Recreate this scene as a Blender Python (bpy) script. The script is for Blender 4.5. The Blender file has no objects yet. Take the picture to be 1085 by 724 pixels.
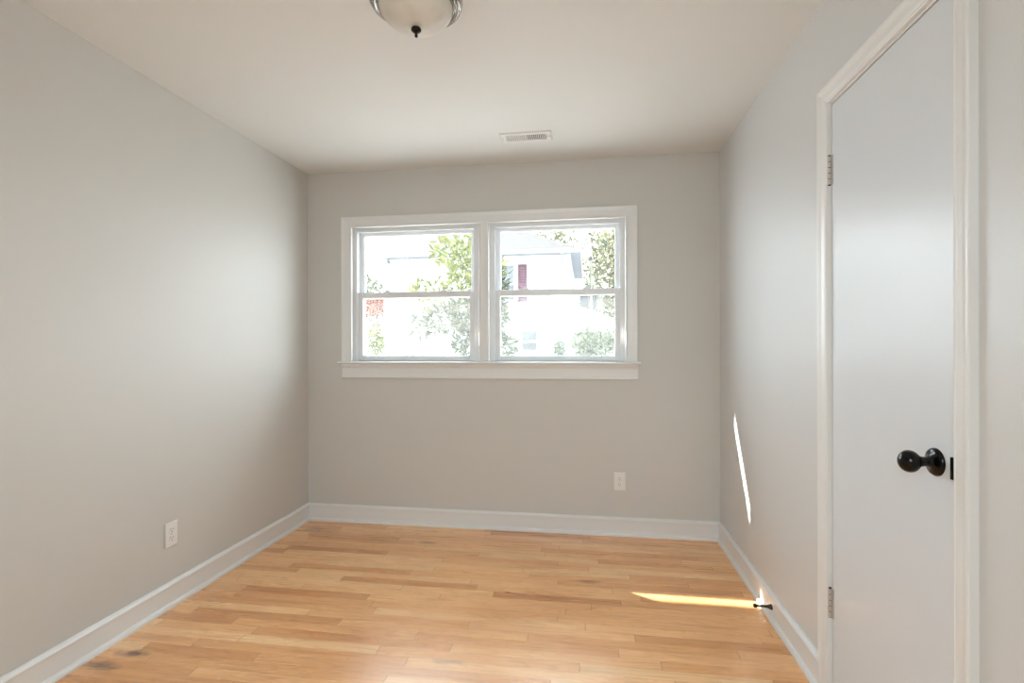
import bpy, bmesh, math, random
from mathutils import Vector, Matrix
random.seed(7)
PI = math.pi
C = bpy.context.scene.collection
sc = bpy.context.scene

# ------------------------------------------------------------------ camera
FPX = 538.935; YAW = 0.14725; PITCH = -0.00197; ROLL = -0.0028; SY = 4.309; CAMZ = 1.2318
cam_d = bpy.data.cameras.new('camera'); cam = bpy.data.objects.new('camera', cam_d); C.objects.link(cam)
F = Vector((-math.sin(YAW)*math.cos(PITCH), math.cos(YAW)*math.cos(PITCH), math.sin(PITCH)))
R0 = Vector((math.cos(YAW), math.sin(YAW), 0)); U0 = R0.cross(F)
R = R0*math.cos(ROLL)+U0*math.sin(ROLL); U = R.cross(F)
m = Matrix((R, U, -F)).transposed().to_4x4(); m.translation = Vector((0, 0, CAMZ))
cam.matrix_world = m
cam_d.sensor_fit = 'HORIZONTAL'; cam_d.sensor_width = 36.0; cam_d.lens = 36.0*FPX/1085.0
cam_d.shift_y = SY/1085.0
cam_d.clip_start = 0.02; cam_d.clip_end = 300
sc.camera = cam

# ------------------------------------------------------------------ light
W = bpy.data.worlds.new('sky'); sc.world = W; W.use_nodes = True
bg = W.node_tree.nodes['Background']
bg.inputs['Color'].default_value = (0.82, 0.925, 1.0, 1); bg.inputs['Strength'].default_value = 9.0
sd = bpy.data.lights.new('sun', 'SUN'); sun = bpy.data.objects.new('sun', sd); C.objects.link(sun)
sd.energy = 34.0; sd.angle = math.radians(0.53); sd.color = (1.0, 0.95, 0.89)
sun.rotation_euler = Vector((1.23, -0.62, -1.0)).to_track_quat('-Z', 'Y').to_euler()
sun.location = (-20, 12, 20)

def area(name, loc, direction, sx, sy, energy, color=(1, 1, 1), portal=False):
    d = bpy.data.lights.new(name, 'AREA'); o = bpy.data.objects.new(name, d); C.objects.link(o)
    d.shape = 'RECTANGLE'; d.size = sx; d.size_y = sy; d.energy = energy; d.color = color
    o.location = loc; o.rotation_euler = Vector(direction).to_track_quat('-Z', 'Y').to_euler()
    if portal: d.cycles.is_portal = True
    return o
# daylight enters by the window; an added fill shines through the doorway behind the camera
area('window_portal', (-0.69, 3.53, 1.59), (0, -1, 0), 1.9, 0.95, 1, portal=True)
area('rear_fill', (-0.45, -1.15, 1.85), (0, 1, -0.85), 1.9, 1.1, 45, (0.78, 0.94, 1.0))
sc.view_settings.view_transform = 'Standard'; sc.view_settings.look = 'None'
sc.view_settings.gamma = 1.0; sc.view_settings.use_curve_mapping = False
sc.view_settings.exposure = 0.5
sc.cycles.max_bounces = 14; sc.cycles.diffuse_bounces = 8; sc.cycles.transparent_max_bounces = 16

# ------------------------------------------------------------------ helpers
def tag(o, label=None, cat=None, group=None, kind=None):
    if label: o['label'] = label
    if cat: o['category'] = cat
    if group: o['group'] = group
    if kind: o['kind'] = kind
    return o
def obj(name, bm, mat, parent=None, smooth=False, bevel=0):
    bmesh.ops.recalc_face_normals(bm, faces=bm.faces)
    me = bpy.data.meshes.new(name); bm.to_mesh(me); bm.free()
    o = bpy.data.objects.new(name, me); C.objects.link(o)
    if mat: me.materials.append(mat)
    if smooth:
        for p in me.polygons: p.use_smooth = True
        md = o.modifiers.new('es', 'EDGE_SPLIT'); md.split_angle = math.radians(38)
    if bevel:
        b = o.modifiers.new('bevel', 'BEVEL'); b.width = bevel; b.segments = 2; b.limit_method = 'ANGLE'; b.angle_limit = math.radians(40)
        b.harden_normals = False
    if parent: put(o, parent)
    return o
def put(o, parent):
    o.parent = parent
    o.matrix_parent_inverse = Matrix.Translation(-parent.location) if parent.type == 'EMPTY' and parent.parent is None else Matrix.Identity(4)
def empty(name, loc, **k):
    o = bpy.data.objects.new(name, None); C.objects.link(o); o.location = loc; o.empty_display_size = 0.05
    return tag(o, **k)
def bx(bm, x0, x1, y0, y1, z0, z1):
    x0, x1 = min(x0, x1), max(x0, x1); y0, y1 = min(y0, y1), max(y0, y1); z0, z1 = min(z0, z1), max(z0, z1)
    v = [bm.verts.new((x, y, z)) for x in (x0, x1) for y in (y0, y1) for z in (z0, z1)]
    for f in ((0,1,3,2), (4,6,7,5), (0,4,5,1), (2,3,7,6), (0,2,6,4), (1,5,7,3)): bm.faces.new([v[i] for i in f])
    return bm
def B(*boxes):
    bm = bmesh.new()
    for b in boxes: bx(bm, *b)
    return bm
def struct(name, bm, mat, **k):
    o = obj(name, bm, mat, **k); o['kind'] = 'structure'; return o
def lathe(prof, origin, axis, n=32, bm=None):
    """prof: (r, t) along axis from origin"""
    bm = bm or bmesh.new(); a = Vector(axis).normalized(); o = Vector(origin)
    h = Vector((0, 0, 1)) if abs(a.z) < 0.9 else Vector((1, 0, 0)); u = a.cross(h).normalized(); w = a.cross(u)
    rings = []
    for r, t in prof:
        if r < 1e-6: rings.append([bm.verts.new(o+a*t)])
        else: rings.append([bm.verts.new(o+a*t+(u*math.cos(2*PI*i/n)+w*math.sin(2*PI*i/n))*r) for i in range(n)])
    for A, D in zip(rings, rings[1:]):
        for i in range(n):
            j = (i+1) % n
            if len(A) == 1 and len(D) == 1: continue
            if len(A) == 1: bm.faces.new((A[0], D[i], D[j]))
            elif len(D) == 1: bm.faces.new((A[i], A[j], D[0]))
            else: bm.faces.new((A[i], A[j], D[j], D[i]))
    return bm
def tube(bm, a, b, r0, r1, n=8):
    a = Vector(a); b = Vector(b); L = (b-a).length
    return lathe([(0, 0), (r0, 0), (r1, L), (0, L)], a, b-a, n, bm)
def sweep(sections, bm=None):
    """list of equal-length point rings joined in order, ends capped"""
    bm = bm or bmesh.new(); rs = [[bm.verts.new(p) for p in s] for s in sections]; n = len(rs[0])
    for A, D in zip(rs, rs[1:]):
        for i in range(n):
            j = (i+1) % n; bm.faces.new((A[i], A[j], D[j], D[i]))
    bm.faces.new(rs[0]); bm.faces.new(list(reversed(rs[-1])))
    return bm

# ------------------------------------------------------------------ materials
def mat(name, color, rough=0.5, metal=0.0, bump=None, spec=0.5, coat=0):
    m_ = bpy.data.materials.new(name); m_.use_nodes = True; nt = m_.node_tree; p = nt.nodes['Principled BSDF']
    p.inputs['Base Color'].default_value = (*color, 1); p.inputs['Roughness'].default_value = rough
    p.inputs['Metallic'].default_value = metal; p.inputs['Specular IOR Level'].default_value = spec
    p.inputs['Coat Weight'].default_value = coat; p.inputs['Coat Roughness'].default_value = 0.15
    if bump:   # (scale, strength, distance, zstretch)
        tc = nt.nodes.new('ShaderNodeTexCoord'); mp = nt.nodes.new('ShaderNodeMapping'); nz = nt.nodes.new('ShaderNodeTexNoise'); bp = nt.nodes.new('ShaderNodeBump')
        nz.inputs['Scale'].default_value = bump[0]; nz.inputs['Detail'].default_value = 3
        bp.inputs['Strength'].default_value = bump[1]; bp.inputs['Distance'].default_value = bump[2]
        mp.inputs['Scale'].default_value = (1, 1, bump[3] if len(bump) > 3 else 1)
        nt.links.new(tc.outputs['Object'], mp.inputs[0]); nt.links.new(mp.outputs[0], nz.inputs['Vector'])
        nt.links.new(nz.outputs[0], bp.inputs['Height']); nt.links.new(bp.outputs[0], p.inputs['Normal'])
    return m_
def vary(m_, c1, c2, scale, lo=0.35, hi=0.65):
    nt = m_.node_tree; p = nt.nodes['Principled BSDF']
    tc = nt.nodes.new('ShaderNodeTexCoord'); nz = nt.nodes.new('ShaderNodeTexNoise'); nz.inputs['Scale'].default_value = scale; nz.inputs['Detail'].default_value = 4
    r = nt.nodes.new('ShaderNodeValToRGB'); r.color_ramp.elements[0].position = lo; r.color_ramp.elements[1].position = hi
    r.color_ramp.elements[0].color = (*c1, 1); r.color_ramp.elements[1].color = (*c2, 1)
    nt.links.new(tc.outputs['Object'], nz.inputs['Vector']); nt.links.new(nz.outputs[0], r.inputs[0]); nt.links.new(r.outputs[0], p.inputs['Base Color'])
    return m_
M = {}
M['wall'] = mat('greige_wall_paint', (0.63, 0.615, 0.585), 0.62, bump=(140, 0.12, 0.0006), spec=0.3)
M['wall_gloss'] = mat('semigloss_wall_paint', (0.66, 0.665, 0.67), 0.38, bump=(40, 0.22, 0.0012, 0.6), spec=0.5)
M['ceiling'] = mat('ceiling_paint', (0.765, 0.765, 0.75), 0.75, bump=(120, 0.1, 0.0006))
M['trim'] = mat('white_trim_paint', (0.785, 0.785, 0.78), 0.32)
M['door'] = mat('door_gloss_paint', (0.70, 0.73, 0.77), 0.30, bump=(26, 0.28, 0.0016, 0.45))
M['vinyl'] = mat('window_vinyl', (0.80, 0.82, 0.84), 0.35)
M['black'] = mat('black_metal', (0.002, 0.002, 0.0022), 0.14, 0.0, spec=0.3)
M['rubber'] = mat('black_rubber', (0.01, 0.01, 0.01), 0.6)
M['bronze'] = mat('dark_bronze', (0.05, 0.04, 0.035), 0.35, 0.6)
M['nickel'] = mat('brushed_nickel', (0.42, 0.38, 0.35), 0.25, 1.0)
M['hinge'] = mat('painted_hinge_steel', (0.55, 0.51, 0.48), 0.38, 0.35)
M['gap'] = mat('dark_slot', (0.05, 0.045, 0.04), 0.8)
M['bowl'] = vary(mat('alabaster_glass', (0.7, 0.68, 0.63), 0.42, spec=0.35), (0.60, 0.575, 0.52), (0.74, 0.72, 0.67), 9)
M['plate'] = mat('outlet_plastic', (0.82, 0.80, 0.78), 0.3)
M['vent'] = mat('vent_enamel', (0.80, 0.79, 0.77), 0.4)
M['tape'] = mat('grey_screw', (0.45, 0.44, 0.42), 0.4, 0.5)

# glass: clear with a pale film painting in veiling haze over the view
def glass(name, film):
    g = bpy.data.materials.new(name); g.use_nodes = True; nt = g.node_tree; nt.nodes.clear()
    out = nt.nodes.new('ShaderNodeOutputMaterial'); tr = nt.nodes.new('ShaderNodeBsdfTransparent'); gl = nt.nodes.new('ShaderNodeBsdfGlossy'); gl.inputs['Roughness'].default_value = 0.02
    tl = nt.nodes.new('ShaderNodeBsdfTranslucent'); tl.inputs['Color'].default_value = (1.0, 0.96, 0.90, 1)
    tr.inputs['Color'].default_value = (0.97, 0.98, 0.98, 1)
    a = nt.nodes.new('ShaderNodeMixShader'); a.inputs[0].default_value = film
    nt.links.new(tr.outputs[0], a.inputs[1]); nt.links.new(tl.outputs[0], a.inputs[2])
    lw = nt.nodes.new('ShaderNodeLayerWeight'); pw = nt.nodes.new('ShaderNodeMath'); pw.operation = 'POWER'; pw.inputs[1].default_value = 5
    ma = nt.nodes.new('ShaderNodeMath'); ma.operation = 'MULTIPLY_ADD'; ma.inputs[1].default_value = 0.8; ma.inputs[2].default_value = 0.006
    nt.links.new(lw.outputs['Facing'], pw.inputs[0]); nt.links.new(pw.outputs[0], ma.inputs[0])
    b = nt.nodes.new('ShaderNodeMixShader'); nt.links.new(ma.outputs[0], b.inputs[0])
    nt.links.new(a.outputs[0], b.inputs[1]); nt.links.new(gl.outputs[0], b.inputs[2]); nt.links.new(b.outputs[0], out.inputs[0])
    return g
M['glass'] = glass('window_glass', 0.016)
M['screen'] = glass('insect_screen_mesh', 0.020)

def floor_mat():
    m_ = bpy.data.materials.new('oak_strip_floor'); m_.use_nodes = True; nt = m_.node_tree; N = nt.nodes; L = nt.links; p = N['Principled BSDF']
    def math_(op, a, b=None, c=None):
        n = N.new('ShaderNodeMath'); n.operation = op
        for i, v in enumerate((a, b, c)):
            if v is None: continue
            if isinstance(v, (int, float)): n.inputs[i].default_value = v
            else: L.new(v, n.inputs[i])
        return n.outputs[0]
    def ramp(fac, stops, mode='LINEAR'):
        r = N.new('ShaderNodeValToRGB'); r.color_ramp.interpolation = mode; e = r.color_ramp.elements
        while len(e) < len(stops): e.new(0.5)
        for k, (pos, col) in enumerate(stops): e[k].position = pos; e[k].color = (*col, 1) if len(col) == 3 else col
        L.new(fac, r.inputs[0]); return r.outputs[0]
    def mix(kind, fac, a, b):
        n = N.new('ShaderNodeMix'); n.data_type = 'RGBA'; n.blend_type = kind
        if isinstance(fac, (int, float)): n.inputs[0].default_value = fac
        else: L.new(fac, n.inputs[0])
        for i, v in ((6, a), (7, b)):
            if isinstance(v, tuple): n.inputs[i].default_value = (*v, 1)
            else: L.new(v, n.inputs[i])
        return n.outputs[2]
    tc = N.new('ShaderNodeTexCoord'); sp = N.new('ShaderNodeSeparateXYZ'); L.new(tc.outputs['Object'], sp.inputs[0])
    X, Y = sp.outputs[0], sp.outputs[1]
    yr = math_('DIVIDE', math_('ADD', Y, 5.0), 0.0572); row = math_('FLOOR', yr); fy = math_('FRACT', yr)
    wn = N.new('ShaderNodeTexWhiteNoise'); wn.noise_dimensions = '1D'; L.new(row, wn.inputs['W'])
    u = math_('ADD', math_('DIVIDE', X, 0.80), math_('MULTIPLY', wn.outputs['Value'], 57.0)); u = math_('ADD', u, math_('MULTIPLY', row, 3.37))
    vo = N.new('ShaderNodeTexVoronoi'); vo.voronoi_dimensions = '1D'; L.new(u, vo.inputs['W']); vo.inputs['Scale'].default_value = 1
    ve = N.new('ShaderNodeTexVoronoi'); ve.voronoi_dimensions = '1D'; ve.feature = 'DISTANCE_TO_EDGE'; L.new(u, ve.inputs['W']); ve.inputs['Scale'].default_value = 1
    sc_ = N.new('ShaderNodeSeparateColor'); L.new(vo.outputs['Color'], sc_.inputs[0]); r1, r2, r3 = sc_.outputs
    base = ramp(r1, [(0.0, (0.66, 0.30, 0.115)), (0.14, (0.80, 0.405, 0.165)), (0.40, (0.90, 0.49, 0.215)), (0.75, (0.94, 0.545, 0.255)), (1.0, (0.95, 0.61, 0.32))])
    # long grain
    cv = N.new('ShaderNodeCombineXYZ'); L.new(math_('ADD', math_('MULTIPLY', X, 2.2), math_('MULTIPLY', r2, 91.0)), cv.inputs[0]); L.new(math_('MULTIPLY', Y, 42.0), cv.inputs[1]); L.new(math_('MULTIPLY', r3, 31.0), cv.inputs[2])
    n1 = N.new('ShaderNodeTexNoise'); n1.inputs['Scale'].default_value = 1.0; n1.inputs['Detail'].default_value = 5; n1.inputs['Roughness'].default_value = 0.6; n1.inputs['Distortion'].default_value = 0.5
    L.new(cv.outputs[0], n1.inputs['Vector'])
    grain = ramp(n1.outputs[0], [(0.28, (0.66, 0.50, 0.38)), (0.44, (0.94, 0.90, 0.85)), (0.6, (1.04, 1.04, 1.03)), (0.8, (0.90, 0.85, 0.78))])
    col = mix('MULTIPLY', 0.68, base, grain)
    # cathedral figure
    cv2 = N.new('ShaderNodeCombineXYZ'); L.new(math_('ADD', math_('MULTIPLY', X, 1.3), math_('MULTIPLY', r3, 40.0)), cv2.inputs[0]); L.new(math_('MULTIPLY', Y, 9.0), cv2.inputs[1]); L.new(math_('MULTIPLY', r2, 17.0), cv2.inputs[2])
    n2 = N.new('ShaderNodeTexNoise'); n2.inputs['Scale'].default_value = 1.2; n2.inputs['Detail'].default_value = 1.5; L.new(cv2.outputs[0], n2.inputs['Vector'])
    rings = math_('SINE', math_('MULTIPLY', n2.outputs[0], 85.0))
    fig = ramp(math_('MULTIPLY_ADD', rings, 0.5, 0.5), [(0.0, (0.86, 0.80, 0.72)), (0.35, (1, 1, 1)), (1.0, (1, 1, 1))])
    col = mix('MULTIPLY', 0.55, col, fig)
    # reddish / darker broad drift
    n3 = N.new('ShaderNodeTexNoise'); n3.inputs['Scale'].default_value = 1.0; n3.inputs['Detail'].default_value = 2; cv3 = N.new('ShaderNodeCombineXYZ')
    L.new(math_('MULTIPLY', X, 1.4), cv3.inputs[0]); L.new(math_('MULTIPLY', Y, 3.5), cv3.inputs[1]); L.new(cv3.outputs[0], n3.inputs['Vector'])
    drift = ramp(n3.outputs[0], [(0.3, (0.86, 0.76, 0.66)), (0.52, (1, 1, 1)), (0.75, (1.03, 1.04, 1.06))]); col = mix('MULTIPLY', 0.8, col, drift)
    # knots: small dark streaks
    vk = N.new('ShaderNodeTexVoronoi'); vk.voronoi_dimensions = '2D'; cv4 = N.new('ShaderNodeCombineXYZ')
    L.new(math_('MULTIPLY', X, 2.0), cv4.inputs[0]); L.new(math_('MULTIPLY', Y, 6.5), cv4.inputs[1]); L.new(cv4.outputs[0], vk.inputs['Vector']); vk.inputs['Scale'].default_value = 1
    sk = N.new('ShaderNodeSeparateColor'); L.new(vk.outputs['Color'], sk.inputs[0])
    kn = math_('MULTIPLY', math_('LESS_THAN', sk.outputs[0], 0.07), ramp(vk.outputs['Distance'], [(0.0, (1, 1, 1)), (0.05, (0.8, 0.8, 0.8)), (0.16, (0, 0, 0))]))
    col = mix('MIX', math_('MULTIPLY', kn, 0.75), col, (0.22, 0.075, 0.02))
    # stains with a place of their own: (x, y, rx, ry, strength, colour)
    wob = N.new('ShaderNodeTexNoise'); wob.inputs['Scale'].default_value = 14; wob.inputs['Detail'].default_value = 3; L.new(tc.outputs['Object'], wob.inputs['Vector'])
    for (sx, sy, rx, ry, st, cc) in STAINS:
        dx = math_('DIVIDE', math_('SUBTRACT', X, sx), rx); dy = math_('DIVIDE', math_('SUBTRACT', Y, sy), ry)
        d = math_('SQRT', math_('ADD', math_('MULTIPLY', dx, dx), math_('MULTIPLY', dy, dy)))
        d = math_('ADD', d, math_('MULTIPLY', math_('SUBTRACT', wob.outputs[0], 0.5), 1.6))
        f = ramp(d, [(0.3, (st, st, st)), (1.0, (0, 0, 0))]); col = mix('MIX', f, col, cc)
    # seams
    e = math_('MINIMUM', fy, math_('SUBTRACT', 1.0, fy)); s1 = ramp(e, [(0.0, (1, 1, 1)), (0.012, (0.7, 0.7, 0.7)), (0.028, (0, 0, 0))])
    s2 = ramp(ve.outputs['Distance'], [(0.0, (1, 1, 1)), (0.0016, (0.8, 0.8, 0.8)), (0.0032, (0, 0, 0))])
    w2 = N.new('ShaderNodeTexNoise'); w2.inputs['Scale'].default_value = 3; L.new(tc.outputs['Object'], w2.inputs['Vector'])
    s1 = math_('MULTIPLY', s1, math_('MULTIPLY_ADD', w2.outputs[0], 1.5, -0.30))
    seam = math_('MAXIMUM', s1, math_('MULTIPLY', s2, 0.8)); col = mix('MIX', math_('MULTIPLY', seam, 0.75), col, (0.26, 0.105, 0.04))
    L.new(col, p.inputs['Base Color'])
    L.new(ramp(n1.outputs[0], [(0.0, (0.32,)*3), (1.0, (0.24,)*3)]), p.inputs['Roughness'])
    p.inputs['Specular IOR Level'].default_value = 0.7; p.inputs['Coat Weight'].default_value = 0.55; p.inputs['Coat Roughness'].default_value = 0.30
    bp = N.new('ShaderNodeBump'); bp.inputs['Strength'].default_value = 0.25; bp.inputs['Distance'].default_value = 0.0015
    h = math_('SUBTRACT', math_('MULTIPLY', n1.outputs[0], 0.25), seam); h = math_('ADD', h, math_('MULTIPLY', r2, 0.5))
    L.new(h, bp.inputs['Height']); L.new(bp.outputs[0], p.inputs['Normal'])
    return m_
STAINS = [(-1.86, 1.70, 0.10, 0.035, 0.8, (0.16, 0.085, 0.06)), (-1.80, 1.785, 0.085, 0.032, 0.9, (0.12, 0.07, 0.055)),
          (-0.53, 1.915, 0.075, 0.022, 0.55, (0.30, 0.20, 0.16)), (-0.47, 2.18, 0.05, 0.012, 0.2, (0.3, 0.18, 0.12)),
          (-0.395, 2.493, 0.03, 0.011, 0.95, (0.05, 0.025, 0.015)), (-1.80, 3.17, 0.13, 0.06, 0.4, (0.22, 0.10, 0.05))]
M['floor'] = floor_mat()

# ------------------------------------------------------------------ room shell (metres; camera at x=0, y=0)
XL, XR, YD, H = -1.9564, 0.8233, 3.347, 2.44
T = 0.15
struct('floor', B((XL-.15, XR+.13, -1.6, YD+.05, -.05, 0)), M['floor'])
struct('ceiling', B((-5, 3, -1.6, YD+.15, H, H+.1)), M['ceiling'])
struct('wall_left', B((XL-.12, XL, -1.6, YD+.02, 0, H)), M['wall'])
# openings
WX0, WX1, WZ0, WZ1 = -1.628, 0.246, 1.097, 2.056
struct('wall_back', B((-5, WX0, YD, YD+T, -.7, H), (WX1, 3, YD, YD+T, -.7, H), (WX0, WX1, YD, YD+T, -.7, WZ0), (WX0, WX1, YD, YD+T, WZ1, H)), M['wall'])
DY0, DY1, DZ = 1.287, 1.877, 2.0485          # clear opening between the jambs
struct('wall_right', B((XR, XR+.12, -1.6, DY0-.018, 0, H), (XR, XR+.12, DY1+.018, YD+.02, 0, H), (XR, XR+.12, DY0-.018, DY1+.018, DZ+.018, H)), M['wall_gloss'])
# rear wall with the open doorway the camera stands in, and the hall behind
struct('wall_rear', B((XL, -.95, -.27, -.15, 0, H), (0.25, XR, -.27, -.15, 0, H), (-.95, 0.25, -.27, -.15, 2.10, H)), M['wall'])
struct('wall_hall', B((XL-.12, XR+.12, -1.72, -1.6, 0, H)), M['wall'])

# baseboards
BP = [(0, 0), (.028, 0), (.028, .009), (.024, .016), (.015, .019), (.013, .021), (.013, .094), (.018, .096), (.019, .104), (.015, .110), (.007, .116), (0, .117)]
struct('baseboard_left', sweep([[(XL+d, -.15, z) for d, z in BP], [(XL+d, YD-d, z) for d, z in BP]]), M['trim'])
struct('baseboard_back', sweep([[(XL+d, YD-d, z) for d, z in BP], [(XR-d, YD-d, z) for d, z in BP]]), M['trim'])
struct('baseboard_right', sweep([[(XR-d, YD-d, z) for d, z in BP], [(XR-d, 1.940, z) for d, z in BP]]), M['trim'])
struct('baseboard_right_near', sweep([[(XR-d, 1.213, z) for d, z in BP], [(XR-d, -.15, z) for d, z in BP]]), M['trim'])

# ------------------------------------------------------------------ door_1, its frame and casing
d1 = empty('door_1', (XR, 1.58, 0), kind='structure')
jam = B((XR, XR+.12, DY0-.018, DY0, 0, DZ+.018), (XR, XR+.12, DY1, DY1+.018, 0, DZ+.018), (XR, XR+.12, DY0, DY1, DZ, DZ+.018),
        (XR+.040, XR+.052, DY0, DY0+.012, 0, DZ), (XR+.040, XR+.052, DY1-.012, DY1, 0, DZ), (XR+.040, XR+.052, DY0, DY1, DZ-.012, DZ))
obj('door_frame', jam, M['trim'], d1)
obj('door_panel', B((XR+.001, XR+.037, 1.2905, 1.8725, .006, 2.0445)), M['door'], d1, bevel=.0015)
CP = [(0, 0), (0, .011), (.003, .013), (.006, .0105), (.010, .0105), (.016, .013), (.034, .0155), (.040, .0175), (.050, .0205), (.056, .0205), (.0585, .018), (.0585, 0)]
cy0, cy1, cz = 1.2735, 1.8805, 2.0555
sec = [[(XR-d, cy0-u, 0) for u, d in CP], [(XR-d, cy0-u, cz+u) for u, d in CP], [(XR-d, cy1+u, cz+u) for u, d in CP], [(XR-d, cy1+u, 0) for u, d in CP]]
struct('trim_1', sweep(sec), M['trim'])
for zc in (1.8225, .346):
    bm = bmesh.new(); hx, hy, hl = XR-.0045, 1.8785, .098
    for k in range(5):
        a = zc-hl/2+k*hl/5; g = .0014
        lathe([(0, a+g), (.0062, a+g), (.0066, a+g+.001), (.0066, a+hl/5-g-.001), (.0062, a+hl/5-g), (0, a+hl/5-g)], (hx, hy, 0), (0, 0, 1), 16, bm)
    hn = obj('hinge', bm, M['hinge'], d1, smooth=True)
    hn['label'] = 'satin metal hinge knuckles'
    lf = obj('hinge_leaf', B((XR-.0015, XR+.003, 1.8625, 1.8775, zc-hl/2, zc+hl/2)), M['hinge']); put(lf, hn)
    pn = obj('hinge_pin', lathe([(0, zc-hl/2-.003), (.0045, zc-hl/2-.001), (.0040, zc-hl/2), (.0040, zc+hl/2), (.0055, zc+hl/2+.001), (.0045, zc+hl/2+.0035), (0, zc+hl/2+.004)], (hx, hy, 0), (0, 0, 1), 12), M['gap'], smooth=True); put(pn, hn)
ky, kz = 1.352, .948
rose = [(0, 0), (.0335, 0), (.0335, .003), (.031, .007), (.026, .0095), (.016, .0115), (.0135, .014)]
neck = [(.0135, .014), (.0118, .020), (.0112, .026), (.0125, .032)]
R_ = .0268; cx = .058
ball = [(R_*math.sin(t)*1.0, cx-R_*.86*math.cos(t)) for t in [math.radians(a) for a in range(28, 181, 8)]] + [(0, cx+R_*.86)]
k = obj('door_knob', lathe(neck+ball, (XR+.001, ky, kz), (-1, 0, 0), 40), M['black'], d1, smooth=True); k['label'] = 'black round knob'
r_ = obj('knob_rosette', lathe(rose, (XR+.001, ky, kz), (-1, 0, 0), 40), M['black'], smooth=True); put(r_, k)
s = obj('strike_plate', B((XR-.0035, XR+.002, 1.2905, 1.298, .9205, .972)), M['black'], d1, bevel=.001); s['label'] = 'black latch plate at the door edge'

# ------------------------------------------------------------------ window casing, stool, apron
wx0, wx1, wz = -1.6185, 0.2405, 2.044
WP = [(0, 0), (0, .014), (.003, .020), (.007, .020), (.010, .0145), (.014, .0135), (.052, .016), (.064, .0185), (.074, .0205), (.0765, .018), (.0765, 0)]
zs = 1.118
sec = [[(wx0-u, YD-d, zs) for u, d in WP], [(wx0-u, YD-d, wz+u) for u, d in WP], [(wx1+u, YD-d, wz+u) for u, d in WP], [(wx1+u, YD-d, zs) for u, d in WP]]
struct('trim_2', sweep(sec), M['trim'])
mp_ = [(-.035, 0), (-.035, .014), (-.032, .020), (-.028, .020), (-.025, .0145), (.025, .0145), (.028, .020), (.032, .020), (.035, .014), (.035, 0)]
struct('trim_3', sweep([[(-.683+u, YD-d, zs) for u, d in mp_], [(-.683+u, YD-d, wz) for u, d in mp_]]), M['trim'])
SP = [(-.075, zs), (.040, zs), (.046, zs-.003), (.049, zs-.008), (.046, zs-.013), (.040, zs-.016), (-.075, zs-.016)]
struct('mullion_post', B((-.7245, -.6485, YD, YD+.145, 1.097, 2.056)), M['trim'])
struct('trim_4', sweep([[(-1.711, YD-d, z) for d, z in SP], [(.335, YD-d, z) for d, z in SP]]), M['trim'])
AP = [(0, 1.102), (.024, 1.102), (.023, 1.092), (.015, 1.076), (.013, 1.070), (.013, 1.016), (.018, 1.012), (.018, 1.006), (.013, 1.002), (0, 1.002)]
struct('trim_5', sweep([[(-1.692, YD-d, z) for d, z in AP], [(.3205, YD-d, z) for d, z in AP]]), M['trim'])

# ------------------------------------------------------------------ the two double-hung windows
def frame_ring(x0, x1, z0, z1, y0, y1, w0, w1=None, wb=None, wt=None):
    w1 = w0 if w1 is None else w1; wb = w0 if wb is None else wb; wt = w0 if wt is None else wt
    return [(x0, x0+w0, y0, y1, z0, z1), (x1-w1, x1, y0, y1, z0, z1), (x0+w0, x1-w1, y0, y1, z0, z0+wb), (x0+w0, x1-w1, y0, y1, z1-wt, z1)]
def window(name, x0, x1, locks):
    """x0,x1 = clear width between the vinyl jambs"""
    w = empty(name, ((x0+x1)/2, YD, zs), kind='structure'); zt = 2.024
    fb = frame_ring(x0-.030, x1+.030, 1.097, wz+.012, YD+.018, YD+.140, .030, wb=.021, wt=.032)
    fb += [(x0, x0+.006, YD+.064, YD+.071, zs, zt), (x1-.006, x1, YD+.064, YD+.071, zs, zt), (x0, x1, YD+.064, YD+.071, zt-.006, zt)]
    fb += [(x0, x0+.006, YD+.018, YD+.028, zs, zt), (x1-.006, x1, YD+.018, YD+.028, zs, zt), (x0, x1, YD+.018, YD+.028, zt-.006, zt)]
    obj('window_frame', B(*fb), M['vinyl'], w, bevel=.0015)
    up = obj('upper_sash', B(*frame_ring(x0+.001, x1-.001, 1.560, zt-.001, YD+.073, YD+.101, .034, wb=.036, wt=.024)), M['vinyl'], w, bevel=.003)
    g = obj('window_pane', B((x0+.030, x1-.030, YD+.086, YD+.0875, 1.59, zt-.02)), M['glass']); put(g, up)
    lo = obj('lower_sash', B(*frame_ring(x0+.001, x1-.001, zs+.001, 1.600, YD+.034, YD+.062, .038, wb=.038, wt=.042)), M['vinyl'], w, bevel=.003)
    g = obj('window_pane', B((x0+.034, x1-.034, YD+.047, YD+.0485, zs+.034, 1.563)), M['glass']); put(g, lo)
    for lx in locks:
        bm = B((lx-.026, lx+.026, YD+.036, YD+.060, 1.5995, 1.6045)); bx(bm, lx-.016, lx+.016, YD+.040, YD+.058, 1.604, 1.611); bx(bm, lx-.004, lx+.018, YD+.034, YD+.042, 1.604, 1.613)
        l = obj('sash_lock', bm, M['vinyl'], bevel=.002); put(l, lo)
    sb = B(*frame_ring(x0+.002, x1-.002, zs, 1.600, YD+.114, YD+.122, .018))
    f = obj('screen_frame', sb, M['vinyl'], w)
    s_ = obj('insect_screen', B((x0+.018, x1-.018, YD+.117, YD+.118, zs+.017, 1.584)), M['screen']); put(s_, f)
window('window_1', -1.598, -.754, (-1.386, -.976))
window('window_2', -.619, .216, (-.410, -.001))

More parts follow.
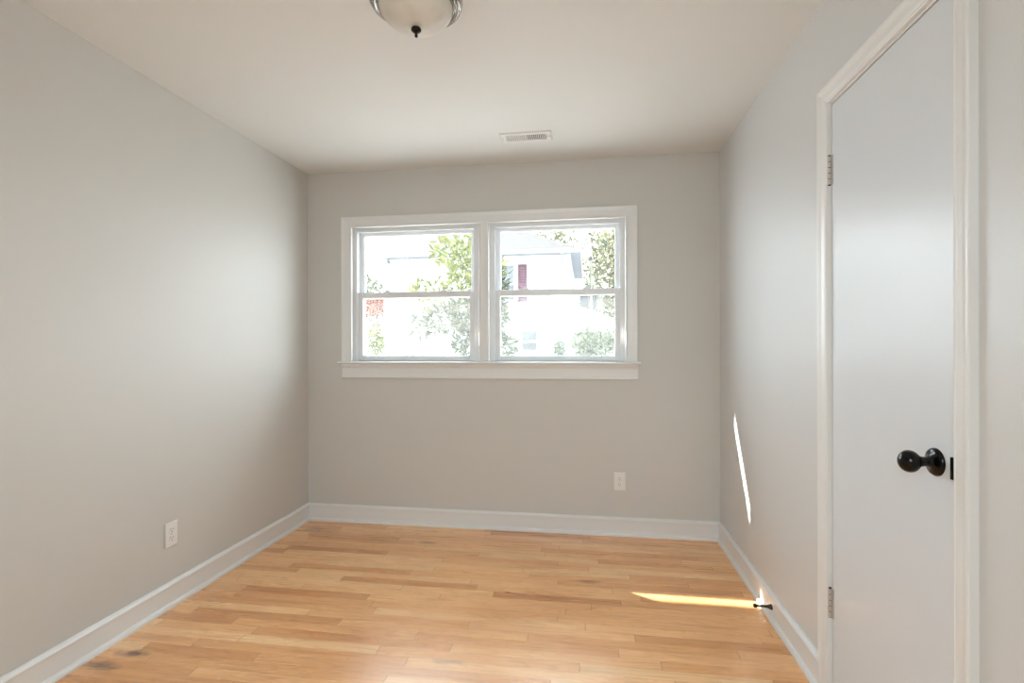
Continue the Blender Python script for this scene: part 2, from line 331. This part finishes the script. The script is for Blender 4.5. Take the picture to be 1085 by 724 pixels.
# ------------------------------------------------------------------ unseen eave and added gutter-shaped blocker, gap set to shape the sun streak
struct('trim_6', B((-5, 3, YD+T, 4.03, 2.44, 2.47), (-5, 3, 4.0, 4.03, 2.45, 2.62)), M['trim'])
gt = empty('sun_streak_blocker', (-1, 4.18, 2.36), label='added white channel outside the window, shaping the sun streak', cat='gutter')
gp = [(4.087, 2.45), (4.087, 2.375), (4.10, 2.36), (4.24, 2.36), (4.262, 2.385), (4.270, 2.45), (4.262, 2.45), (4.252, 2.39), (4.236, 2.368), (4.103, 2.368), (4.094, 2.38), (4.094, 2.45)]
obj('channel', sweep([[(-5, y, z) for y, z in gp], [(3, y, z) for y, z in gp]]), M['trim'], gt)
for bx_ in (-4.9, 1.2, 2.9):
    obj('bracket', B((bx_-.01, bx_+.01, 4.025, 4.27, 2.452, 2.458)), M['trim'], gt)

# ------------------------------------------------------------------ ceiling light
LX, LY = -.5525, 1.605
cl = empty('ceiling_light', (LX, LY, H), label='flush-mount ceiling light, frosted glass bowl with black finial in nickel rings', cat='ceiling light')
pan = [(0, H-.0005), (.140, H-.0005), (.150, H-.004), (.1525, H-.012), (.1525, H-.052), (.150, H-.056), (.1465, H-.058), (.1470, H-.064), (.1505, H-.068), (.1520, H-.076), (.1515, H-.086), (.1480, H-.093), (.1430, H-.0955), (.1405, H-.093), (.1385, H-.094), (.1375, H-.100), (.1330, H-.1035), (.1285, H-.102), (.1265, H-.099), (.1250, H-.103), (.1215, H-.1055), (.1185, H-.104), (.116, H-.098), (0, H-.09)]
obj('metal_pan', lathe(pan, (LX, LY, 0), (0, 0, 1), 72), M['nickel'], cl, smooth=True)
zb, zt_, rb = 2.269, H-.101, .1195
bowl = [(rb*math.sin(a), zt_-(zt_-zb)*math.cos(a)**1.0) for a in [math.radians(d) for d in range(0, 91, 6)]]
obj('glass_bowl', lathe(bowl, (LX, LY, 0), (0, 0, 1), 72), M['bowl'], cl, smooth=True)
obj('finial', lathe([(0, 2.272), (.0135, 2.271), (.0165, 2.266), (.0165, 2.262), (.012, 2.257), (.0055, 2.2535), (.0045, 2.249), (.0055, 2.245), (.0045, 2.241), (0, 2.2395)], (LX, LY, 0), (0, 0, 1), 28), M['black'], cl, smooth=True)

# ------------------------------------------------------------------ ceiling vent
vx0, vx1, vy0, vy1 = -.500, -.198, 2.868, 3.006
cv = empty('ceiling_vent', (-.349, 2.937, H), label='white louvred metal air vent set in the ceiling in front of the window', cat='vent')
ins = .030
ax0, ax1, ay0, ay1 = vx0+.034, vx1-.034, vy0+ins, vy1-ins
fr = bmesh.new()
z0_, z1_ = H-.0005, H-.007
o_ = [(vx0, vy0), (vx1, vy0), (vx1, vy1), (vx0, vy1)]; i_ = [(ax0, ay0), (ax1, ay0), (ax1, ay1), (ax0, ay1)]; m2 = [(vx0+.006, vy0+.006), (vx1-.006, vy0+.006), (vx1-.006, vy1-.006), (vx0+.006, vy1-.006)]
rings_ = [[fr.verts.new((x, y, z)) for x, y in P] for P, z in ((o_, z0_), (m2, z1_), (i_, z1_), (i_, z0_))]
for A, D in zip(rings_, rings_[1:]):
    for i in range(4): fr.faces.new((A[i], A[(i+1) % 4], D[(i+1) % 4], D[i]))
bx(fr, -.351, -.345, ay0, ay1, H-.0068, H-.0008)
obj('faceplate', fr, M['vent'], cv)
obj('duct_shade_sheet', B((ax0, ax1, ay0, ay1, H-.0012, H-.0006)), M['gap'], cv)  # dark sheet standing in for the shade inside the duct
for (s0, s1, sg) in ((ax0, -.351, -1), (-.345, ax1, 1)):
    bm = bmesh.new(); n = 11
    for i in range(n):
        x = s0+(i+.5)*(s1-s0)/n; w = .0032; a = [(x-sg*w, H-.0015), (x-sg*w+.0012, H-.0012), (x+sg*w+.0012, H-.0062), (x+sg*w, H-.0066)]
        sweep([[(px, ay0, pz) for px, pz in a], [(px, ay1, pz) for px, pz in a]], bm)
    obj('louvre_bank', bm, M['vent'], cv)
for sx in (vx0+.016, vx1-.014): obj('screw', lathe([(0, H-.009), (.003, H-.0085), (.004, H-.007), (0, H-.006)], (sx, 2.937, 0), (0, 0, 1), 12), M['tape'], cv, smooth=True)
obj('damper_lever', B((vx1-.030, vx1-.026, 2.918, 2.948, H-.016, H-.006)), M['vent'], cv)

# ------------------------------------------------------------------ wall outlets (built in local frame: a across, b up, c out)
def outlet(loc, right, out, label):
    r = Vector(right); o3 = Vector(out); e = empty('wall_outlet', loc, label=label, cat='outlet', group='duplex wall outlets'); L0 = Vector(loc)
    def bar(bm, a0, a1, b0, b1, c0, c1):
        P = [L0+r*a+Vector((0, 0, b))+o3*c for a in (a0, a1) for b in (b0, b1) for c in (c0, c1)]; v = [bm.verts.new(p_) for p_ in P]
        for f in ((0,1,3,2), (4,6,7,5), (0,4,5,1), (2,3,7,6), (0,2,6,4), (1,5,7,3)): bm.faces.new([v[i] for i in f])
        return bm
    obj('cover_plate', bar(bmesh.new(), -.0355, .0355, -.058, .058, .0003, .0065), M['plate'], e, bevel=.0028)
    for s_ in (1, -1):
        bm = bmesh.new(); zc = s_*.0195; pts = []
        for t in range(24):
            a = 2*PI*t/24; px = .0170*math.cos(a); pz = max(-.0135, min(.0135, .0170*math.sin(a))); pts.append((px, pz+zc))
        sweep([[L0+r*x+Vector((0, 0, z))+o3*.006 for x, z in pts], [L0+r*x+Vector((0, 0, z))+o3*.0082 for x, z in pts]], bm)
        rc = obj('receptacle', bm, M['plate'], e)
        sl = bmesh.new(); bar(sl, -.0075, -.0055, zc+.000, zc+.009, .0080, .0085); bar(sl, .0055, .0075, zc+.001, zc+.008, .0080, .0085); bar(sl, -.0022, .0022, zc-.010, zc-.0055, .0080, .0085)
        q = obj('slots', sl, M['gap']); put(q, rc)
    obj('screw', lathe([(.0028, .006), (.0028, .0072), (0, .0076)], L0, o3, 12), M['tape'], e, smooth=True)
outlet((.203, YD, .347), (1, 0, 0), (0, -1, 0), 'white duplex outlet low on the back wall under the window')
outlet((XL, 2.145, .338), (0, 1, 0), (1, 0, 0), 'white duplex outlet low on the left wall')

# ------------------------------------------------------------------ door stop on the right baseboard
ds = empty('door_stop', (XR-.013, 2.411, .058), label='small dark door stop sticking out of the right baseboard in the sunlight', cat='door stop')
ax = (-1, 0, .02)
obj('stop_rod', lathe([(0, 0), (.0125, 0), (.0125, .003), (.0095, .010), (.0065, .020), (.0048, .032), (.0045, .058), (.006, .064), (0, .064)], (XR-.013, 2.411, .058), ax, 24), M['bronze'], ds, smooth=True)
tp = obj('rubber_tip', lathe([(0, .063), (.0068, .063), (.0085, .067), (.0085, .075), (.0065, .078), (0, .0785)], (XR-.013, 2.411, .058), ax, 24), M['rubber'], ds, smooth=True)

# ================================================================== OUTSIDE
GZ = -.7
M['siding'] = mat('white_siding', (0.30, 0.30, 0.305), 0.6)
M['shingle'] = vary(mat('pale_shingle', (0.04, 0.04, 0.04), 0.9), (0.038, 0.036, 0.035), (0.044, 0.042, 0.041), 6)
M['soffit'] = mat('soffit_paint', (0.195, 0.202, 0.215), 0.7)
M['shutter'] = mat('maroon_shutter', (0.055, 0.017, 0.028), 0.6)
M['pane'] = mat('house_window_glass', (0.035, 0.040, 0.045), 0.15)
M['pane_dark'] = mat('house_window_dark', (0.022, 0.024, 0.028), 0.2)
M['extrim'] = mat('exterior_white', (0.425, 0.430, 0.435), 0.5)
M['pipe'] = mat('downspout_paint', (0.150, 0.150, 0.155), 0.5)
M['ground'] = vary(mat('lawn', (0.5, 0.52, 0.4), 0.95), (0.24, 0.25, 0.25), (0.29, 0.295, 0.295), 0.6)
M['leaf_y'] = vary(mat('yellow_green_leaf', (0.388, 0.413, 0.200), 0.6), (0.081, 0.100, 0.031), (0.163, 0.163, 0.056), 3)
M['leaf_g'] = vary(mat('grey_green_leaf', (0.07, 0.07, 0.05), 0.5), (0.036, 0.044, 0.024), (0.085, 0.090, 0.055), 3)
M['leaf_p'] = vary(mat('pale_autumn_leaf', (0.528, 0.512, 0.304), 0.6), (0.080, 0.088, 0.048), (0.160, 0.144, 0.080), 0.8)
M['leaf_r'] = mat('red_orange_leaf', (0.192, 0.056, 0.035), 0.6)
M['leaf_b'] = mat('pale_hedge_leaf', (0.110, 0.120, 0.080), 0.6)
M['bark'] = mat('bark', (0.08, 0.07, 0.06), 0.9)
M['shed'] = mat('grey_boards', (0.030, 0.029, 0.033), 0.8)
M['pole'] = mat('weathered_pole', (0.110, 0.105, 0.075), 0.8)
struct('ground', B((-60, 60, YD+T, 110, GZ-.2, GZ)), M['ground'])

for q_ in ('shingle', 'shed', 'leaf_y', 'leaf_g', 'leaf_p', 'leaf_r', 'leaf_b', 'shutter', 'bark', 'pole', 'soffit', 'siding'):
    M[q_].node_tree.nodes['Principled BSDF'].inputs['Specular IOR Level'].default_value = 0.05
# neighbour's house
hx0, hx1, hy0, hy1, he = -9.08, -.73, 22.0, 30.0, 5.12
nh = empty('neighbour_house', ((hx0+hx1)/2, hy0, GZ), label='white two-storey house with pale hip roof seen through the window', cat='house')
bm = B((hx0, hx1, hy0+.03, hy1, GZ, he))
nb = int((he-GZ)/.18)
for k_ in range(nb):
    z = GZ+k_*.18
    pr = [(0, z), (-.028, z), (-.010, z+.18), (0, z+.18)]
    sweep([[(hx0, hy0+.03+d, zz) for d, zz in pr], [(hx1, hy0+.03+d, zz) for d, zz in pr]], bm)
    sweep([[(hx1-d, hy0, zz) for d, zz in pr], [(hx1-d, hy1, zz) for d, zz in pr]], bm)
obj('siding_walls', bm, M['siding'], nh)
ex0, ex1, ey0, ey1 = -9.66, -.28, 21.42, 30.6
bm = bmesh.new(); a = [bm.verts.new(v) for v in ((ex0, ey0, he+.10), (ex1, ey0, he+.10), (ex1, ey1, he+.10), (ex0, ey1, he+.10), (-5.6, 26, 7.55), (-4.4, 26, 7.55))]
for f in ((0, 1, 5, 4), (1, 2, 5), (2, 3, 4, 5), (3, 0, 4), (3, 2, 1, 0)): bm.faces.new([a[i] for i in f])
obj('hip_roof', bm, M['shingle'], nh)
obj('soffit', B((ex0, ex1, ey0, ey1, he, he+.04)), M['soffit'], nh)
obj('fascia', B((ex0-.03, ex1+.03, ey0-.03, ey0, he-.02, he+.13), (ex1, ex1+.03, ey0, ey1, he-.02, he+.13), (ex0-.03, ex0, ey0, ey1, he-.02, he+.13)), M['extrim'], nh)
obj('frieze_board', B((hx0, hx1, hy0-.03, hy0, he-.32, he-.02)), M['extrim'], nh)
obj('corner_board', B((hx1-.12, hx1+.03, hy0-.04, hy0+.1, GZ, he)), M['extrim'], nh)
obj('corner_board', B((hx0-.03, hx0+.12, hy0-.04, hy0+.1, GZ, he)), M['extrim'], nh)
def house_window(x0, x1, z0, z1, lowdark=True):
    f = obj('house_window', B(*frame_ring(x0-.10, x1+.10, z0-.10, z1+.10, hy0-.05, hy0+.01, .10), (x0, x1, hy0-.04, hy0+.01, (z0+z1)/2-.10, (z0+z1)/2-.03)), M['extrim'], nh)
    zc = (z0+z1)/2
    g = obj('upper_pane', B((x0, x1, hy0-.012, hy0-.008, zc-.03, z1)), M['pane']); put(g, f)
    g = obj('lower_pane', B((x0, x1, hy0-.012, hy0-.008, z0, zc-.1)), M['pane_dark']); put(g, f)
    return f
house_window(-3.82, -3.17, 3.20, 4.70)
house_window(-2.80, -2.18, .98, 1.86)
def shutter(x0, x1):
    bm = B(*frame_ring(x0, x1, 3.06, 4.72, hy0-.055, hy0-.002, .05)); n = 24
    for i in range(n):
        z = 3.11+(i+.5)*1.56/n; bx(bm, x0+.04, x1-.04, hy0-.045, hy0-.01, z-.025, z+.022)
    obj('shutter', bm, M['shutter'], nh)['label'] = 'maroon louvred shutter'
shutter(-2.98, -2.61); shutter(-4.42, -4.05)
def downspout(x):
    bm = bmesh.new(); tube(bm, (x, hy0-.10, GZ), (x, hy0-.10, he-.45), .045, .045, 10); tube(bm, (x, hy0-.10, he-.45), (x, ey0-.03, he-.02), .045, .045, 10)
    obj('downspout', bm, M['pipe'], nh, smooth=True)
downspout(-7.78); downspout(-1.05)
bm = lathe([(0, 0), (.05, 0), (.05, .05), (.13, .16), (.13, .18), (0, .18)], (-8.9, hy0-.12, he-.05), (0, 0, -1), 12); bx(bm, -8.95, -8.85, hy0-.12, hy0, he-.09, he-.05)
obj('eave_lamp', bm, M['pipe'], nh)
obj('gutter', B((ex0, ex1, ey0-.13, ey0-.03, he+.02, he+.12)), M['pipe'], nh)

# vegetation
def leaves(blobs, n, ln, wd, up=0.25, rnd=random, droop=0.0):
    bm = bmesh.new(); tot = sum(b[3]*b[4]*b[5] for b in blobs)
    for (x, y, z, rx, ry, rz) in blobs:
        for _ in range(max(6, int(n*rx*ry*rz/tot))):
            while True:
                d = Vector((rnd.uniform(-1, 1), rnd.uniform(-1, 1), rnd.uniform(-1, 1)))
                if 0.2 < d.length < 1: break
            d = d.normalized()*(d.length**.5); p = Vector((x+d.x*rx, y+d.y*ry, z+d.z*rz))
            t = (d*0.8+Vector((rnd.uniform(-1, 1), rnd.uniform(-1, 1), rnd.uniform(-1, 1)+up-droop))).normalized(); s_ = t.cross(Vector((rnd.uniform(-1, 1), rnd.uniform(-1, 1), rnd.uniform(.2, 1)))).normalized()
            L_ = ln*rnd.uniform(.6, 1.2); w_ = wd*rnd.uniform(.7, 1.2); nn = t.cross(s_)*L_*.12
            v = [bm.verts.new(q) for q in (p, p+t*L_*.5+s_*w_+nn, p+t*L_, p+t*L_*.5-s_*w_+nn)]
            bm.faces.new((v[0], v[1], v[2])); bm.faces.new((v[0], v[2], v[3]))
    me_bm = bm; return me_bm
def leafobj(name, bm, mt, parent=None):
    me = bpy.data.meshes.new(name); bm.to_mesh(me); bm.free(); o = bpy.data.objects.new(name, me); C.objects.link(o); me.materials.append(mt)
    if parent: put(o, parent)
    return o
def branching(base, tips, r, bend=.3):
    bm = bmesh.new(); base = Vector(base)
    top = Vector(tips[0])
    prev = base; n = 6
    for i in range(1, n+1):
        q = base.lerp(top, i/n)+Vector((random.uniform(-1, 1), random.uniform(-1, 1), 0))*r*.8; tube(bm, prev, q, r*(1-.75*(i-1)/n), r*(1-.75*i/n), 8); prev = q
    for t_ in tips[1:]:
        t_ = Vector(t_); f = random.uniform(.35, .8); s_ = base.lerp(top, f); mid = s_.lerp(t_, .5)+Vector((0, 0, (t_-s_).length*.12)); rr = r*(1-.75*f)*.6
        tube(bm, s_, mid, rr, rr*.6, 6); tube(bm, mid, t_, rr*.6, rr*.2, 6)
    return bm
# nearest tree: long narrow leaves, in front of the house
t1 = empty('evergreen_tree', (-1.55, 7.4, GZ), label='near leafy tree behind the window mullion, yellow-green above and grey-green below', cat='tree')
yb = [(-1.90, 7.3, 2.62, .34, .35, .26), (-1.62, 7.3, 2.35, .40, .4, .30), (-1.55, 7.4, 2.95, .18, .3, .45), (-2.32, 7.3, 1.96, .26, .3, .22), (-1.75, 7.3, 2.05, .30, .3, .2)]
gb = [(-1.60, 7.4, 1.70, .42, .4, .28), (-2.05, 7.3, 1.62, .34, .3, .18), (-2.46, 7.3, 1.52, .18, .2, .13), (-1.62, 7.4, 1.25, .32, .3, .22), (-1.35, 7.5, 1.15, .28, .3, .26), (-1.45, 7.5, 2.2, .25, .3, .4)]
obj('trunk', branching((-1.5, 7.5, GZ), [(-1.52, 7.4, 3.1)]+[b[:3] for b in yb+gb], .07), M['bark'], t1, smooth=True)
leafobj('upper_foliage', leaves(yb, 1000, .15, .024, .4), M['leaf_y'], t1)['label'] = 'sunlit yellow-green leaves'  # sunlit tone of the upper crown is put into the leaf colour
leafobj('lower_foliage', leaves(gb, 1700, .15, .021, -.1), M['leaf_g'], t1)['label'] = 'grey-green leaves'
def tree(name, label, x, y, r, zc, rz, mt, n, ln, blobs=9, cat='tree', grp=None, trunk=.16):
    e = empty(name, (x, y, GZ), label=label, cat=cat, group=grp)
    bl = [(x, y, zc, r*.75, r*.75, rz*.75)]+[(x+random.uniform(-.65, .65)*r, y+random.uniform(-.6, .6)*r, zc+random.uniform(-.65, .65)*rz, r*random.uniform(.3, .5), r*random.uniform(.3, .5), rz*random.uniform(.25, .45)) for _ in range(blobs)]
    obj('trunk', branching((x, y, GZ), [(x, y, zc+rz*.5)]+[b[:3] for b in bl[1:]], trunk), M['bark'], e, smooth=True)
    leafobj('foliage', leaves(bl, n, ln, ln*.38), mt, e)
G = 'trees beyond the white house'
tree('deciduous_tree', 'tall pale autumn tree standing right of the white house', 2.2, 37, 3.2, 6.0, 4.2, M['leaf_p'], 4200, .36, 12, grp=G, trunk=.28)
tree('deciduous_tree', 'sparse autumn tree rising behind the right slope of the house roof', -3.0, 47, 3.2, 9.6, 2.8, M['leaf_p'], 2000, .34, 12, grp=G, trunk=.3)
tree('deciduous_tree', 'yellowish tree filling the far right edge of the right window', 7.4, 47, 3.6, 5.2, 4.8, M['leaf_p'], 3600, .36, 12, grp=G, trunk=.3)
tree('deciduous_tree', 'pale grey-green tree left of the white house at the left window edge', -17.6, 38, 2.4, 4.9, 2.4, M['leaf_b'], 1100, .36, 9, grp=G, trunk=.22)
tree('red_shrub', 'red-orange leaved shrub left of the white house', -12.9, 30, .85, 3.65, .55, M['leaf_r'], 900, .2, 7, 'shrub', trunk=.08)
tree('garden_shrub', 'upright yellow-green shrub at the lower left corner of the left window', -5.22, 12, .24, 1.30, .50, M['leaf_y'], 320, .11, 6, 'shrub', trunk=.03)
tree('hedge_shrub', 'pale green hedge shrub below the sloping white fence in the right window', .15, 16, .85, 1.30, .55, M['leaf_b'], 2200, .13, 8, 'shrub', trunk=.05)
tree('corner_shrub', 'small leafy shrub at the lower right corner of the house', -1.15, 21, .3, .95, .55, M['leaf_b'], 260, .14, 6, 'shrub', trunk=.03)

# fence left of the house
ff = empty('yard_fence', (-10.6, 20, GZ), label='pale board fence with dark top rail left of the house', cat='fence')
bm = bmesh.new(); x = -14.0
while x < -9.2: bx(bm, x, x+.135, 20, 20.03, GZ, 2.05); x += .14
obj('boards', bm, M['extrim'], ff)
obj('top_rail', B((-14.0, -9.15, 19.96, 20.05, 2.05, 2.14)), M['shed'], ff)
for px in (-14, -11.6, -9.2): obj('fence_post', B((px-.05, px+.05, 20.03, 20.13, GZ, 2.05)), M['extrim'], ff)
# white railing descending beside the house
rl = empty('sloping_fence', (-.2, 20, GZ), label='white board fence with a top rail sloping down to the right of the white house', cat='fence')
def zr(x): return 2.72-(x+.55)*.38
bm = bmesh.new()
sweep([[(-.55, 20+a, zr(-.55)+b) for a, b in ((-.05, 0), (.05, 0), (.05, .09), (-.05, .09))], [(3.2, 20+a, zr(3.2)+b) for a, b in ((-.05, 0), (.05, 0), (.05, .09), (-.05, .09))]], bm)
obj('top_rail', bm, M['extrim'], rl)
bm = bmesh.new(); x = -.42
while x < 3.1: bx(bm, x-.062, x+.062, 19.984, 20.016, GZ, zr(x)-.04); x += .13
obj('boards', bm, M['extrim'], rl)
for px in (-.5, .75, 2.0, 3.15): obj('fence_post', B((px-.05, px+.05, 20.017, 20.11, GZ, zr(px)+.16)), M['extrim'], rl)
# grey shed and pole
sh = empty('garden_shed', (.0, 30, GZ), label='small grey shed beyond the sloping fence in the right window', cat='shed')
obj('shed_walls', B((-.45, .55, 30, 31.6, GZ, 4.2)), M['shed'], sh)
bm = sweep([[(-.60, 29.8, 4.15), (.70, 29.8, 4.15), (.70, 29.8, 4.25), (.05, 29.8, 4.72), (-.60, 29.8, 4.25)], [(-.60, 31.8, 4.15), (.70, 31.8, 4.15), (.70, 31.8, 4.25), (.05, 31.8, 4.72), (-.60, 31.8, 4.25)]])
obj('shed_roof', bm, M['shingle'], sh)
pl = empty('wooden_pole', (.17, 26, GZ), label='pale wooden pole with a dark cap right of the white house', cat='pole')
obj('pole_shaft', tube(bmesh.new(), (.17, 26, GZ), (.17, 26, 5.5), .085, .07, 12), M['pole'], pl, smooth=True)
obj('pole_cap', lathe([(0, 0), (.10, 0), (.11, .06), (.05, .20), (0, .24)], (.17, 26, 5.48), (0, 0, 1), 12), M['shed'], pl, smooth=True)
